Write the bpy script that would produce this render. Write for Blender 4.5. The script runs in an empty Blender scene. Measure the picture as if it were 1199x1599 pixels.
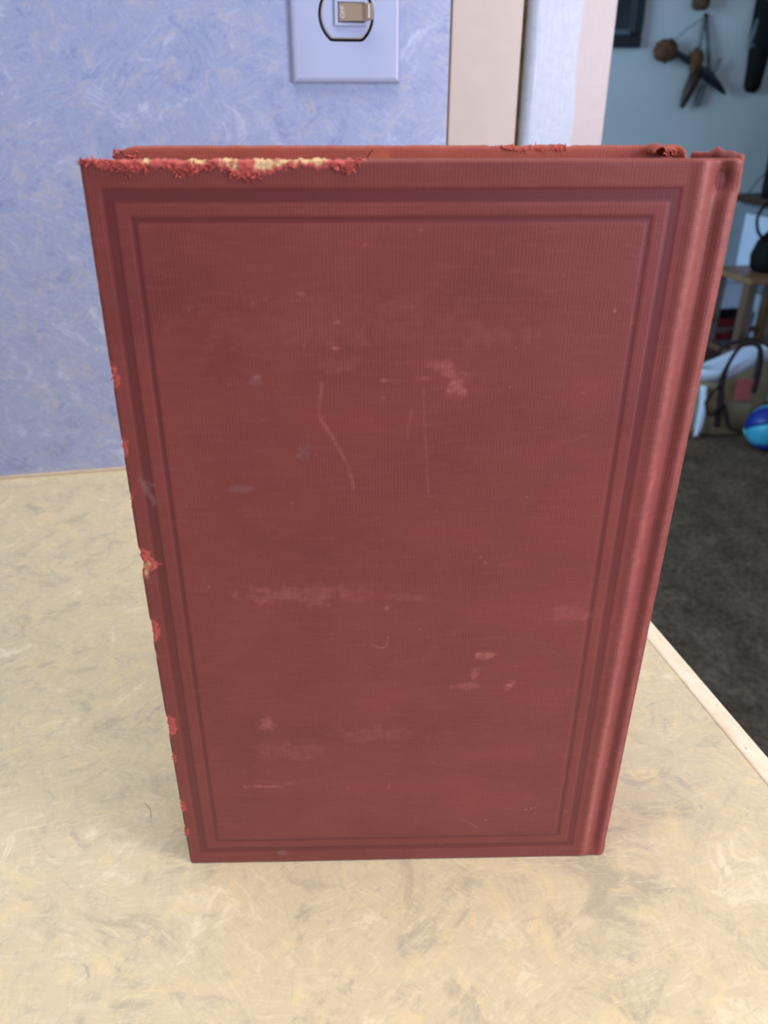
import bpy, bmesh, math, random
import numpy as np
from mathutils import Vector, Matrix
random.seed(7); rng = np.random.default_rng(7)
SC = bpy.context.scene
COL = SC.collection
R = math.radians

# ------------------------------------------------------------------ camera
cam_d = bpy.data.cameras.new('camera'); cam = bpy.data.objects.new('camera', cam_d); COL.objects.link(cam)
cam.location = (0, 0, 1.163)
cam.rotation_euler = (R(90 - 27.33), 0, R(-11.2))
cam_d.sensor_fit = 'VERTICAL'; cam_d.sensor_height = 36.0; cam_d.lens = 1250 / 1599 * 36.0
cam_d.shift_x = 0.0028
cam_d.clip_start = 0.01
cam_d.dof.use_dof = True; cam_d.dof.focus_distance = 0.285; cam_d.dof.aperture_fstop = 17.0
SC.camera = cam

# ------------------------------------------------------------------ world, lights, exposure
w = bpy.data.worlds.new('world'); SC.world = w; w.use_nodes = True
bg = w.node_tree.nodes['Background']; bg.inputs[0].default_value = (0.72, 0.81, 1.0, 1); bg.inputs[1].default_value = 0.26

def area(name, loc, target, sx, sy, power, color):
    d = bpy.data.lights.new(name, 'AREA'); d.shape = 'RECTANGLE'; d.size = sx; d.size_y = sy; d.energy = power; d.color = color
    o = bpy.data.objects.new(name, d); COL.objects.link(o); o.location = loc
    o.rotation_euler = (Vector(target) - Vector(loc)).to_track_quat('-Z', 'Y').to_euler()
    return o
area('ceiling_lamp_light', (-0.2, 0.05, 2.40), (-0.15, 0.2, 0.9), 1.2, 1.0, 22, (1.0, 0.90, 0.70))
area('kitchen_window_light', (0.85, -1.6, 1.45), (0.1, 0.4, 1.12), 1.1, 0.9, 14, (0.40, 0.60, 1.0))
area('added_side_fill_light', (0.62, -0.22, 1.26), (0.1, 0.2, 1.14), 0.3, 0.4, 6.5, (1.0, 0.84, 0.82))  # unseen fill added to brighten the cover's upper right, joint ridge and spine
area('far_room_window_light', (-1.2, 2.1, 1.5), (2.2, 3.0, 0.9), 1.2, 1.2, 82, (0.46, 0.74, 1.0))

vs = SC.view_settings
vs.view_transform = 'Standard'; vs.look = 'None'; vs.gamma = 1.0; vs.use_curve_mapping = False
vs.exposure = -0.10

# ------------------------------------------------------------------ helpers
def lin(r, g, b):
    f = lambda c: (c / 255 / 12.92) if c / 255 <= 0.04045 else ((c / 255 + 0.055) / 1.055) ** 2.4
    return (f(r), f(g), f(b), 1)

class NT:
    def __init__(s, name, rough=0.6, spec=0.4):
        s.m = bpy.data.materials.new(name); s.m.use_nodes = True
        s.t = s.m.node_tree; s.b = s.t.nodes['Principled BSDF']
        s.b.inputs['Roughness'].default_value = rough; s.b.inputs['Specular IOR Level'].default_value = spec
    def n(s, typ, **kw):
        nd = s.t.nodes.new(typ)
        for k, v in kw.items():
            if k.startswith('i_'):
                key = k[2:].replace('_', ' ')
                nd.inputs[key].default_value = v
            else: setattr(nd, k, v)
        return nd
    def l(s, a, b): s.t.links.new(a, b)
    def coord(s, scale=(1, 1, 1), rot=(0, 0, 0), loc=(0, 0, 0), src=None):
        if src is None: src = s.n('ShaderNodeTexCoord').outputs['Object']
        mp = s.n('ShaderNodeMapping'); mp.inputs['Scale'].default_value = scale; mp.inputs['Rotation'].default_value = rot; mp.inputs['Location'].default_value = loc
        s.l(src, mp.inputs[0]); return mp.outputs[0]
    def noise(s, vec, scale, detail=4, rough=0.55, dist=0.0):
        nd = s.n('ShaderNodeTexNoise'); nd.inputs['Scale'].default_value = scale; nd.inputs['Detail'].default_value = detail
        nd.inputs['Roughness'].default_value = rough; nd.inputs['Distortion'].default_value = dist
        s.l(vec, nd.inputs['Vector']); return nd.outputs['Fac']
    def ramp(s, fac, stops):
        r = s.n('ShaderNodeValToRGB'); e = r.color_ramp.elements
        while len(e) < len(stops): e.new(0.5)
        for k, (p, c) in enumerate(stops):
            e[k].position = p; e[k].color = c if hasattr(c, '__len__') else (c, c, c, 1)
        s.l(fac, r.inputs[0]); return r.outputs[0]
    def mix(s, fac, a, b, mode='MIX'):
        m = s.n('ShaderNodeMix', data_type='RGBA', blend_type=mode)
        for sock, v in ((m.inputs[0], fac), (m.inputs[6], a), (m.inputs[7], b)):
            if hasattr(v, 'is_linked'): s.l(v, sock)
            else: sock.default_value = v
        return m.outputs[2]
    def math(s, op, a, b=0.5):
        m = s.n('ShaderNodeMath', operation=op)
        for sock, v in ((m.inputs[0], a), (m.inputs[1], b)):
            if hasattr(v, 'is_linked'): s.l(v, sock)
            else: sock.default_value = v
        return m.outputs[0]
    def base(s, c):
        if hasattr(c, 'is_linked'): s.l(c, s.b.inputs['Base Color'])
        else: s.b.inputs['Base Color'].default_value = c
    def bump(s, h, strength=0.3, dist=0.001):
        b = s.n('ShaderNodeBump'); b.inputs['Strength'].default_value = strength; b.inputs['Distance'].default_value = dist
        s.l(h, b.inputs['Height']); s.l(b.outputs[0], s.b.inputs['Normal'])
    def attr(s, name):
        a = s.n('ShaderNodeAttribute'); a.attribute_name = name; return a.outputs['Fac']

def simple(name, rgb, rough=0.6, spec=0.4, var=0.12, scale=30, bump=0.0, metal=0.0):
    t = NT(name, rough, spec); v = t.coord()
    c = lin(*rgb); dk = tuple(x * (1 - var) for x in c[:3]) + (1,); lt = tuple(min(1, x * (1 + var)) for x in c[:3]) + (1,)
    f = t.noise(v, scale, 4)
    t.base(t.ramp(f, [(0.3, dk), (0.7, lt)])); t.b.inputs['Metallic'].default_value = metal
    if bump: t.bump(f, bump, 0.002)
    return t.m

def link(name, me, mat=None, parent=None, smooth=False):
    o = bpy.data.objects.new(name, me); COL.objects.link(o)
    if mat: me.materials.append(mat)
    if parent: o.parent = parent
    if smooth: me.polygons.foreach_set('use_smooth', [True] * len(me.polygons))
    return o
def mesh(name, verts, faces, mat=None, parent=None, smooth=False):
    me = bpy.data.meshes.new(name); me.from_pydata([tuple(map(float, v)) for v in verts], [], faces); me.update()
    return link(name, me, mat, parent, smooth)
def bm_obj(name, bm, mat=None, parent=None, smooth=False):
    bmesh.ops.recalc_face_normals(bm, faces=bm.faces)
    me = bpy.data.meshes.new(name); bm.to_mesh(me); bm.free()
    return link(name, me, mat, parent, smooth)
def box(bm, x0, x1, y0, y1, z0, z1, bev=0.0, seg=2):
    r = bmesh.ops.create_cube(bm, size=1.0)
    M = Matrix.Translation(((x0 + x1) / 2, (y0 + y1) / 2, (z0 + z1) / 2)) @ Matrix.Diagonal((x1 - x0, y1 - y0, z1 - z0, 1))
    bmesh.ops.transform(bm, matrix=M, verts=r['verts'])
    if bev:
        es = list({e for v in r['verts'] for e in v.link_edges})
        bmesh.ops.bevel(bm, geom=es, offset=bev, segments=seg, affect='EDGES', profile=0.5)
def tube(bm, pts, radii, sides=10, cap=True, flat=1.0):
    pts = [Vector(p) for p in pts]
    if not hasattr(radii, '__len__'): radii = [radii] * len(pts)
    rings = []; up = Vector((0.13, 0.29, 1)).normalized()
    for i, p in enumerate(pts):
        t = (pts[min(i + 1, len(pts) - 1)] - pts[max(i - 1, 0)]).normalized()
        a = t.cross(up)
        if a.length < 1e-3: a = t.cross(Vector((1, 0, 0)))
        a.normalize(); b = t.cross(a)
        rings.append([bm.verts.new(p + (a * math.cos(2 * math.pi * k / sides) + b * math.sin(2 * math.pi * k / sides) * flat) * radii[i]) for k in range(sides)])
    for i in range(len(rings) - 1):
        for k in range(sides):
            bm.faces.new((rings[i][k], rings[i][(k + 1) % sides], rings[i + 1][(k + 1) % sides], rings[i + 1][k]))
    if cap:
        bm.faces.new(rings[0][::-1]); bm.faces.new(rings[-1])
def part_box(name, mat, parent, *a, bev=0.0, seg=2, smooth=False):
    bm = bmesh.new(); box(bm, *a, bev=bev, seg=seg); return bm_obj(name, bm, mat, parent, smooth)
def thing(name, label, cat, loc=(0, 0, 0), rotz=0, group=None):
    o = bpy.data.objects.new(name, None); COL.objects.link(o); o.empty_display_size = 0.05
    o.location = loc; o.rotation_euler = (0, 0, rotz); tag(o, label, cat, group); return o
def tag(o, label, cat, group=None):
    o['label'] = label; o['category'] = cat
    if group: o['group'] = group
    return o
def struct(o, label, cat):
    o['kind'] = 'structure'; o['label'] = label; o['category'] = cat; return o
def catmull(pts, n=8):
    P = [np.array(p, float) for p in pts]; P = [2 * P[0] - P[1]] + P + [2 * P[-1] - P[-2]]; out = []
    for i in range(1, len(P) - 2):
        for k in range(n):
            t = k / n; a, b, c, d = P[i - 1], P[i], P[i + 1], P[i + 2]
            out.append(0.5 * ((2 * b) + (-a + c) * t + (2 * a - 5 * b + 4 * c - d) * t * t + (-a + 3 * b - 3 * c + d) * t ** 3))
    out.append(P[-2]); return out
def vnoise(x, y, seed=0):
    """smooth value noise on arrays, unit lattice"""
    g = np.random.default_rng(seed).random((97, 97))
    xi = np.floor(x).astype(int); yi = np.floor(y).astype(int); fx = x - xi; fy = y - yi
    fx = fx * fx * (3 - 2 * fx); fy = fy * fy * (3 - 2 * fy)
    G = lambda a, b: g[a % 97, b % 97]
    return (G(xi, yi) * (1 - fx) + G(xi + 1, yi) * fx) * (1 - fy) + (G(xi, yi + 1) * (1 - fx) + G(xi + 1, yi + 1) * fx) * fy
def fbm(x, y, seed=0, o=4):
    s = 0; a = 0.5
    for k in range(o): s = s + a * vnoise(x * 2 ** k, y * 2 ** k, seed + k); a *= 0.5
    return s / (1 - 0.5 ** o)
def sstep(a, b, x):
    t = np.clip((x - a) / (b - a), 0, 1); return t * t * (3 - 2 * t)

# ------------------------------------------------------------------ materials
def laminate(name, base, light, warm, grey, cool, rough, axes):
    """brushed, mottled plastic laminate: short strokes whose direction changes from patch to patch"""
    t = NT(name, rough, 0.5)
    co = t.coord(rot=axes)
    wob = t.n('ShaderNodeTexNoise'); wob.inputs['Scale'].default_value = 22; wob.inputs['Detail'].default_value = 3; t.l(co, wob.inputs['Vector'])
    sub = t.n('ShaderNodeVectorMath', operation='MULTIPLY_ADD'); t.l(wob.outputs['Color'], sub.inputs[0]); sub.inputs[1].default_value = (0.05, 0.05, 0.05); t.l(co, sub.inputs[2])
    vor = t.n('ShaderNodeTexVoronoi'); vor.inputs['Scale'].default_value = 24; t.l(sub.outputs[0], vor.inputs['Vector'])
    sep = t.n('ShaderNodeSeparateColor'); t.l(vor.outputs['Color'], sep.inputs[0])
    ang = t.math('MULTIPLY', sep.outputs[0], 2.2)
    vr = t.n('ShaderNodeVectorRotate', rotation_type='Z_AXIS'); t.l(co, vr.inputs['Vector']); t.l(ang, vr.inputs['Angle'])
    st = t.coord(scale=(1, 0.22, 1), src=vr.outputs[0])
    strokes = t.noise(st, 520, 6, 0.65, 0.8)
    st2 = t.coord(scale=(0.28, 1, 1), rot=(0, 0, 0.5), src=vr.outputs[0])
    strokes2 = t.noise(st2, 300, 5, 0.62, 1.2)
    n1 = t.noise(co, 36, 10, 0.74, 0.9); n2 = t.noise(t.coord(rot=axes, loc=(3, 7, 1)), 62, 10, 0.74, 1.2); n3 = t.noise(t.coord(rot=axes, loc=(9, 2, 5)), 44, 9, 0.72, 1.6)
    c = t.ramp(n1, [(0.36, grey), (0.47, base), (0.56, base), (0.66, light)])
    c = t.mix(t.ramp(n2, [(0.52, 0.0), (0.64, 0.75)]), c, warm)
    c = t.mix(t.ramp(n3, [(0.58, 0.0), (0.70, 0.70)]), c, cool)
    c = t.mix(t.ramp(n2, [(0.30, 0.7), (0.44, 0.0)]), c, grey)
    c = t.mix(t.ramp(strokes, [(0.50, 0.0), (0.72, 0.50)]), c, light)
    c = t.mix(t.ramp(strokes2, [(0.54, 0.0), (0.74, 0.45)]), c, grey)
    t.base(c); t.bump(n2, 0.05, 0.0003)
    return t.m
M = {}
M['counter'] = laminate('counter_laminate', lin(204, 194, 168), lin(228, 220, 198), lin(220, 204, 164), lin(178, 171, 152), lin(158, 155, 154), 0.42, (0, 0, 0.6))
M['wall'] = laminate('wall_laminate', lin(146, 160, 202), lin(178, 190, 224), lin(172, 174, 192), lin(128, 143, 192), lin(112, 132, 198), 0.36, (R(90), 0, 0.3))

def paint(name, rgb, rough=0.4):
    t = NT(name, rough, 0.4); co = t.coord()
    st = t.noise(t.coord(scale=(1, 1, 0.08)), 420, 4, 0.6)
    bl = t.noise(co, 60, 4)
    c = lin(*rgb); c2 = tuple(x * 0.93 for x in c[:3]) + (1,)
    t.base(t.mix(t.ramp(bl, [(0.35, 0.0), (0.7, 1.0)]), c, c2)); t.bump(t.math('ADD', st, bl), 0.10, 0.0004); return t.m
M['beige_paint'] = paint('beige_paint', (190, 179, 174))
# white paint with a brushed fresh-paint area that stops short of the right border
t = NT('white_brushed_paint', 0.35, 0.45); co = t.coord()
sx = t.n('ShaderNodeSeparateXYZ'); t.l(co, sx.inputs[0])
wv = t.noise(t.coord(scale=(1, 1, 0.18)), 90, 4, 0.6)
ex = t.math('ADD', sx.outputs[0], t.math('MULTIPLY', wv, 0.012))
bl = t.noise(co, 150, 4, 0.6)
white = t.mix(t.ramp(bl, [(0.3, 0.0), (0.7, 1.0)]), lin(168, 182, 208), lin(182, 196, 220))
mp = t.n('ShaderNodeMapRange'); mp.inputs['From Min'].default_value = 0.0395; mp.inputs['From Max'].default_value = 0.0415; t.l(ex, mp.inputs['Value'])
t.base(t.mix(mp.outputs[0], white, lin(180, 173, 180)))
t.bump(t.math('ADD', t.noise(t.coord(scale=(1, 1, 0.1)), 500, 3), bl), 0.3, 0.0006); M['white_paint'] = t.m
M['gap'] = simple('brown_gap_filler', (120, 92, 62), 0.8, 0.2, 0.4, 120)
M['caulk'] = simple('beige_caulk', (190, 176, 160), 0.6, 0.3, 0.1, 90)

# worn edge strip of the worktop
t = NT('worn_ivory_edge', 0.45, 0.4); co = t.coord()
f1 = t.noise(t.coord(scale=(1, 0.35, 1)), 160, 5, 0.65, 0.6); f2 = t.noise(t.coord(loc=(4, 1, 2)), 420, 3, 0.6)
c = t.mix(t.ramp(f1, [(0.4, 0.0), (0.7, 1.0)]), lin(240, 230, 212), lin(224, 208, 184))
c = t.mix(t.ramp(f2, [(0.66, 0.0), (0.74, 0.8)]), c, lin(160, 132, 104)); t.base(c); t.bump(f1, 0.15, 0.0005); M['edge'] = t.m

# carpet
t = NT('dark_carpet', 0.95, 0.05); co = t.coord()
f1 = t.noise(co, 9, 5, 0.7); f2 = t.noise(co, 55, 4, 0.7)
c = t.mix(t.ramp(f1, [(0.35, 0.0), (0.65, 1.0)]), lin(88, 72, 60), lin(122, 103, 86)); c = t.mix(t.ramp(f2, [(0.35, 0.65), (0.62, 0.0)]), c, lin(44, 38, 36))
c = t.mix(t.ramp(t.noise(co, 90, 3), [(0.58, 0.0), (0.75, 0.6)]), c, lin(132, 118, 104)); t.base(c); t.bump(f2, 0.8, 0.01); M['carpet'] = t.m
M['far_wall'] = simple('pale_wall_paint', (196, 204, 206), 0.7, 0.3, 0.04, 3)

# book cloth
def cloth(name, rgb, attrs=False, rib=0.22):
    t = NT(name, 0.52, 0.34); co = t.coord()
    wx = t.n('ShaderNodeTexWave', wave_type='BANDS', bands_direction='X'); wx.inputs['Scale'].default_value = 0.3142 / 0.00092 ; wx.inputs['Distortion'].default_value = 3.2; wx.inputs['Detail Scale'].default_value = 3.0; wx.inputs['Detail'].default_value = 2; t.l(co, wx.inputs['Vector'])
    wz = t.n('ShaderNodeTexWave', wave_type='BANDS', bands_direction='Z'); wz.inputs['Scale'].default_value = 0.3142 / 0.00062; wz.inputs['Distortion'].default_value = 2.5; wz.inputs['Detail Scale'].default_value = 3.0; t.l(co, wz.inputs['Vector'])
    fine = t.noise(co, 1500, 2, 0.6)
    patch = t.ramp(t.noise(t.coord(loc=(2, 3, 4)), 38, 4, 0.6), [(0.30, 0.25), (0.66, 1.0)])
    h = t.math('ADD', t.math('ADD', t.math('MULTIPLY', t.math('MULTIPLY', wx.outputs['Fac'], patch), 0.9), t.math('MULTIPLY', wz.outputs['Fac'], 0.55)), t.math('MULTIPLY', fine, 0.5))
    base = lin(*rgb); dark = tuple(x * 0.80 for x in base[:3]) + (1,); lite = (base[0] * 1.2 + 0.012, base[1] * 1.3 + 0.018, base[2] * 1.3 + 0.018, 1)
    blot = t.noise(t.coord(scale=(1, 1, 1.6)), 26, 5, 0.6)
    c = t.mix(t.ramp(blot, [(0.35, 0.0), (0.68, 1.0)]), base, dark)
    streak = t.noise(t.coord(scale=(0.16, 1, 1)), 620, 4, 0.65)
    c = t.mix(t.ramp(streak, [(0.52, 0.0), (0.75, 0.38)]), c, lite)
    hm = t.math('MULTIPLY', t.math('MULTIPLY', wx.outputs['Fac'], t.math('ADD', wz.outputs['Fac'], 0.4)), t.noise(co, 700, 2))
    c = t.mix(t.ramp(hm, [(0.25, 0.0), (0.75, rib * 0.9)]), c, lite)
    if attrs:
        c = t.mix(t.math('MULTIPLY', t.attr('band'), 0.85), c, (base[0] * 0.60, base[1] * 0.58, base[2] * 0.66, 1))
        brk = t.ramp(t.noise(co, 420, 4, 0.65), [(0.30, 0.35), (0.62, 1.0)])
        c = t.mix(t.math('MULTIPLY', t.attr('scuff_and_highlight'), brk), c, lin(186, 112, 106))
        c = t.mix(t.attr('grime'), c, lin(128, 92, 96))
        c = t.mix(t.attr('fray'), c, lin(182, 82, 78))
        c = t.mix(t.attr('board'), c, lin(206, 176, 130))
        inv = t.math('SUBTRACT', 1.0, t.math('MULTIPLY', t.attr('band'), 0.6)); h = t.math('MULTIPLY', h, inv)
        rr = t.math('SUBTRACT', 0.52, t.math('MULTIPLY', t.attr('band'), 0.10)); t.l(rr, t.b.inputs['Roughness'])
    t.base(c); t.bump(h, 0.15, 0.0003)
    t.b.inputs['Sheen Weight'].default_value = 0.12; t.b.inputs['Sheen Roughness'].default_value = 0.4; t.b.inputs['Sheen Tint'].default_value = (1.0, 0.75, 0.75, 1)
    return t.m
RED = (127, 60, 57)
M['cloth_front'] = cloth('red_book_cloth_worn', RED, True)
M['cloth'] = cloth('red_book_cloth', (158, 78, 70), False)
M['thread'] = simple('frayed_red_thread', (186, 92, 86), 0.85, 0.1, 0.35, 300)
M['board'] = simple('exposed_cardboard', (206, 176, 130), 0.9, 0.1, 0.2, 200)
t = NT('page_edges', 0.9, 0.1); wv = t.n('ShaderNodeTexWave', wave_type='BANDS', bands_direction='Y'); wv.inputs['Scale'].default_value = 900; wv.inputs['Distortion'].default_value = 2; t.l(t.coord(), wv.inputs['Vector'])
t.base(t.mix(wv.outputs['Fac'], lin(205, 180, 140), lin(160, 132, 96))); M['pages'] = t.m

# ------------------------------------------------------------------ structure
CZ = 0.91; WY = 0.589
def slab(name, mat, *a, label, cat, bev=0.0):
    bm = bmesh.new(); box(bm, *a, bev=bev); return struct(bm_obj(name, bm, mat), label, cat)
slab('floor', M['carpet'], -2.2, 3.4, -1.6, 4.0, -0.05, 0.0, label='dark brown mottled carpet floor beyond the counter', cat='floor')
slab('wall_back', M['wall'], -2.2, 0.1625, WY, 0.70, 0.0, 2.45, label='lavender blue mottled laminate wall behind the book', cat='wall')
slab('wall_far', M['far_wall'], -2.2, 3.4, 3.5, 3.6, 0.0, 2.45, label='pale blue grey wall of the room beyond the doorway', cat='wall')
slab('wall_right', M['far_wall'], 2.75, 2.85, 1.2, 3.5, 0.0, 2.45, label='side wall of the room beyond the doorway', cat='wall')
slab('trim_1', M['beige_paint'], 0.1634, 0.2118, WY - 0.0015, 0.70, 0.0, 2.45, label='flat beige painted board at the end of the laminate wall', cat='door trim', bev=0.0008)
# door casing: rounded front corners, proud of the beige board
bm = bmesh.new(); prof = [(0.0, 0.112)]
for k in range(7): a = math.pi / 2 * k / 6; prof.append((0.0045 - 0.0045 * math.cos(a), 0.0045 - 0.0045 * math.sin(a)))
for k in range(5): a = math.pi / 2 * k / 4; prof.append((0.0575 + 0.0015 * math.sin(a), 0.0015 - 0.0015 * math.cos(a)))
prof.append((0.059, 0.112))
lo = [bm.verts.new((x, y, 0.0)) for x, y in prof]; hi = [bm.verts.new((x, y, 2.45)) for x, y in prof]
for k in range(len(prof)):
    j = (k + 1) % len(prof); bm.faces.new((lo[k], lo[j], hi[j], hi[k]))
bm.faces.new(lo[::-1]); bm.faces.new(hi)
o = bm_obj('trim_2', bm, M['white_paint']); o.location = (0.2148, WY - 0.010, 0); struct(o, 'thick white painted door casing with rounded edge beside the doorway', 'door casing')
slab('trim_3', M['gap'], 0.2116, 0.2150, WY + 0.0012, 0.69, 0.0, 2.45, label='narrow brown gap of old filler between beige board and white casing', cat='gap')
slab('trim_4', M['gap'], 0.1623, 0.1637, WY + 0.0004, 0.69, 0.0, 2.45, label='thin brown seam between laminate wall and beige board', cat='seam')
# caulk bead
bm = bmesh.new(); box(bm, -1.2, 0.2118, WY - 0.0022, WY + 0.001, CZ - 0.0005, CZ + 0.0022, bev=0.0009)
struct(bm_obj('trim_5', bm, M['caulk']), 'thin beige caulk line where the worktop meets the wall', 'caulk')

# ------------------------------------------------------------------ worktop and base cabinet
ct = thing('worktop', 'cream mottled laminate kitchen worktop with ivory edge strip', 'worktop', (0, 0, 0))
part_box('laminate_top', M['counter'], ct, -1.2, 0.2040, -0.035, WY - 0.0005, CZ - 0.04, CZ)
part_box('edge_strip', M['edge'], ct, 0.2042, 0.2140, -0.045, WY - 0.0005, CZ - 0.042, CZ + 0.0006, bev=0.0012)
part_box('edge_strip', M['edge'], ct, -1.2, 0.2040, -0.045, -0.0352, CZ - 0.042, CZ + 0.0006, bev=0.0012)
M['cab'] = simple('white_cabinet_paint', (214, 208, 196), 0.5, 0.4, 0.04, 8)
cb = thing('base_cabinet', 'white base cabinet carrying the worktop', 'cabinet')
part_box('body', M['cab'], cb, -1.18, 0.19, 0.02, WY - 0.002, 0.09, CZ - 0.0425)
part_box('toe_kick', M['cab'], cb, -1.18, 0.18, 0.09, WY - 0.002, 0.0, 0.0895)
for k in range(3):
    d = part_box('door', M['cab'], cb, -1.17 + k * 0.453, -0.73 + k * 0.453, 0.0, 0.0195, 0.10, CZ - 0.05, bev=0.003)
    part_box('knob', M['edge'], d, -0.79 + k * 0.453, -0.765 + k * 0.453, -0.022, 0.0, 0.74, 0.765, bev=0.006)

# ------------------------------------------------------------------ the book
mm = 0.001
HB, UB = 240.0, 154.6
book = thing('hardcover_book', 'old red cloth hardcover book standing upright with frayed edges', 'book', (-0.0299, 0.2142, CZ + 0.0002), R(-9.9))
def shear(u, z):            # the spine leans slightly outwards to the top
    return u + 3.0 * (z / 240.0) * np.clip(u / 152.0, 0, 1.1) ** 8 - 0.7 * np.sin(np.pi * z / 240.0) * np.exp(-np.maximum(u, 0) / 12.0)
nu, nz = 366, 560
us = np.linspace(0, UB, nu); zs = np.linspace(0, HB, nz)
U, Z = np.meshgrid(us, zs, indexing='ij')
V = np.zeros_like(U)
def sd_rect(x0, x1, z0, z1): return np.minimum(np.minimum(U - x0, x1 - U), np.minimum(Z - z0, z1 - Z))
def ring(o, i):
    a = sd_rect(*o); b = sd_rect(*i); return sstep(-0.22, 0.22, a) * (1 - sstep(-0.22, 0.22, b))
bandO = ring((4.2, 142.0, 5.9, 233.7), (7.0, 139.5, 8.4, 230.4))
bandI = ring((10.3, 136.4, 11.2, 227.4), (11.7, 135.1, 12.5, 225.8))
band = np.maximum(bandO, bandI)
V += 0.16 * band
# joint groove by the spine
kp = np.array([0, 143.6, 145.2, 146.4, 147.4, 148.4, 149.4, 150.2, 151.0, 151.8, 152.6, 153.3, 154.0, 154.6]); kv = np.array([0, 0, -0.45, -0.5, 0.1, 1.1, 1.9, 2.1, 1.85, 1.3, 0.98, 1.0, 1.25, 1.65])
jj = np.interp(us, kp, kv); ker = np.ones(5) / 5; jj = np.convolve(np.pad(jj, 2, 'edge'), ker, 'valid')
V += jj[:, None] * (0.12 + 0.88 * sstep(-1, 9, Z))
V += 2.4 * np.exp(-((U - 151.4) / 1.7) ** 2 - ((Z - 235.0) / 2.8) ** 2)     # dent at the head of the joint
r0 = 0.9
def rnd(d): q = np.clip(1 - d / r0, 0, 1); return r0 * (1 - np.sqrt(np.maximum(0, 1 - q * q * 0.98)))
V += rnd(U) + rnd(HB - Z) * 0.8 + rnd(Z) * 0.6
V += 0.25 * (fbm(U / 40, Z / 40, 5, 2) - 0.5)
# chipped fore-edge and torn head
chips = [(187.4, 3.2, 1.1), (167.3, 3.0, 0.9), (151.5, 2.0, 0.5), (130.3, 4.4, 2.6), (105.9, 4.2, 1.2), (66.9, 4.5, 1.7), (52.6, 2.0, 0.7), (29.8, 3.0, 0.9), (16.9, 2.4, 0.8), (211, 1.4, 0.3), (96, 1.5, 0.4), (80, 1.2, 0.3)]
nz1 = fbm(Z / 1.3, Z * 0 + 3.3, 11, 3)
chip = np.zeros_like(U)                       # width of the damaged zone along the fore-edge
bite = np.zeros_like(U)
for c, hw, wd in chips:
    g = np.exp(-((Z - c) / hw) ** 4); chip = np.maximum(chip, g * wd * 1.7 * (0.5 + nz1)); bite = np.maximum(bite, g * wd * 0.42 * (nz1 * 1.6 - 0.2))
fray = sstep(0.35, -0.25, U - chip * (0.7 + 0.6 * fbm(U / 0.9, Z / 0.9, 21, 2))) * (chip > 0.15)
tu = np.array([0, 3, 6.2, 8.5, 11.3, 14, 18.9, 21, 24.0, 27, 30.9, 34, 39.0, 41, 44.4, 48, 52.1, 56, 59.6, 62, 63.4, 65, 67, 151])
tz = np.array([239.6, 239.2, 238.4, 238.6, 237.4, 238.2, 238.5, 238.2, 237.0, 238.0, 238.5, 237.6, 235.6, 236.2, 237.0, 238.3, 238.5, 238.0, 238.4, 237.6, 237.2, 238.6, 240.2, 240.6])
tear = np.interp(us, tu, tz)[:, None] + (fbm(U / 1.1, Z * 0, 31, 3) - 0.5) * 1.6
tmask = sstep(-0.2, 0.3, Z - tear) * (us < 67.5)[:, None]
fray = np.maximum(fray, tmask)
bu = np.zeros_like(us)
for a, b in ((14.5, 16.5), (25.5, 31), (33, 37), (41, 49.5), (50.5, 58.5)): bu = np.maximum(bu, sstep(a - 0.5, a + 0.5, us) * sstep(b + 0.5, b - 0.5, us))
boardm = bu[:, None] * sstep(0.5, 1.1, Z - tear) * sstep(0.30, 0.5, fbm(U / 1.2, Z / 0.8, 41, 2))
boardm = np.maximum(boardm, np.exp(-(((Z - 129.5) - 0.5 * (U - 1.5)) / 0.6) ** 2) * sstep(3.4, 2.6, U) * 0.9)
boardm = np.maximum(boardm, np.exp(-((U - 1.4) / 0.5) ** 2 - ((Z - 127.2) / 1.8) ** 2) * 0.9)
V += fray * (0.35 - 0.9 * fbm(U / 0.8, Z / 0.8, 51, 3)) + 0.25 * boardm
# scuffs, plus the edge highlight painted beside the spine
sc = np.zeros_like(U); gr = np.zeros_like(U)
weave = 0.5 * fbm(U / 1.6, Z / 0.55, 63, 3) + 0.5 * fbm(U / 0.7, Z / 1.4, 65, 3); jit = fbm(U / 2.6, Z / 2.0, 61, 5); jit2 = fbm(U / 0.9, Z / 0.9, 71, 3)
def blob(c, ru, rz, s, arr, rag=0.9):
    d = np.sqrt(((U - c[0]) / ru) ** 2 + ((Z - c[1]) / rz) ** 2) + (jit - 0.5) * rag * 2
    np.maximum(arr, s * sstep(1.05, 0.35, d) * (0.35 + 1.3 * (weave - 0.25)).clip(0, 1), out=arr)
def stroke(pts, wd, s, arr):
    best = np.full_like(U, 1e9); P = catmull(pts, 10)
    for a, b in zip(P[:-1], P[1:]):
        d = b - a; t = np.clip(((U - a[0]) * d[0] + (Z - a[1]) * d[1]) / (d @ d + 1e-9), 0, 1)
        best = np.minimum(best, np.hypot(U - a[0] - t * d[0], Z - a[1] - t * d[1]))
    np.maximum(arr, s * sstep(wd, wd * 0.2, best + (jit2 - 0.5) * wd * 1.1) * (0.45 + 1.1 * (jit - 0.2)).clip(0.2, 1), out=arr)
rub_and_highlight = np.exp(-((U - 146.6) / 1.5) ** 2) * (0.22 + 0.35 * fbm(U / 1.5, Z / 14.0, 67, 3)); rub_and_highlight = np.maximum(rub_and_highlight, np.exp(-((U - 153.6) / 0.9) ** 2) * (0.16 + 0.3 * fbm(U / 1.5, Z / 9.0, 69, 3))); sc = np.maximum(sc, rub_and_highlight)      # rubbed cloth plus a painted rim highlight along joint ridge and spine shoulder
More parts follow.
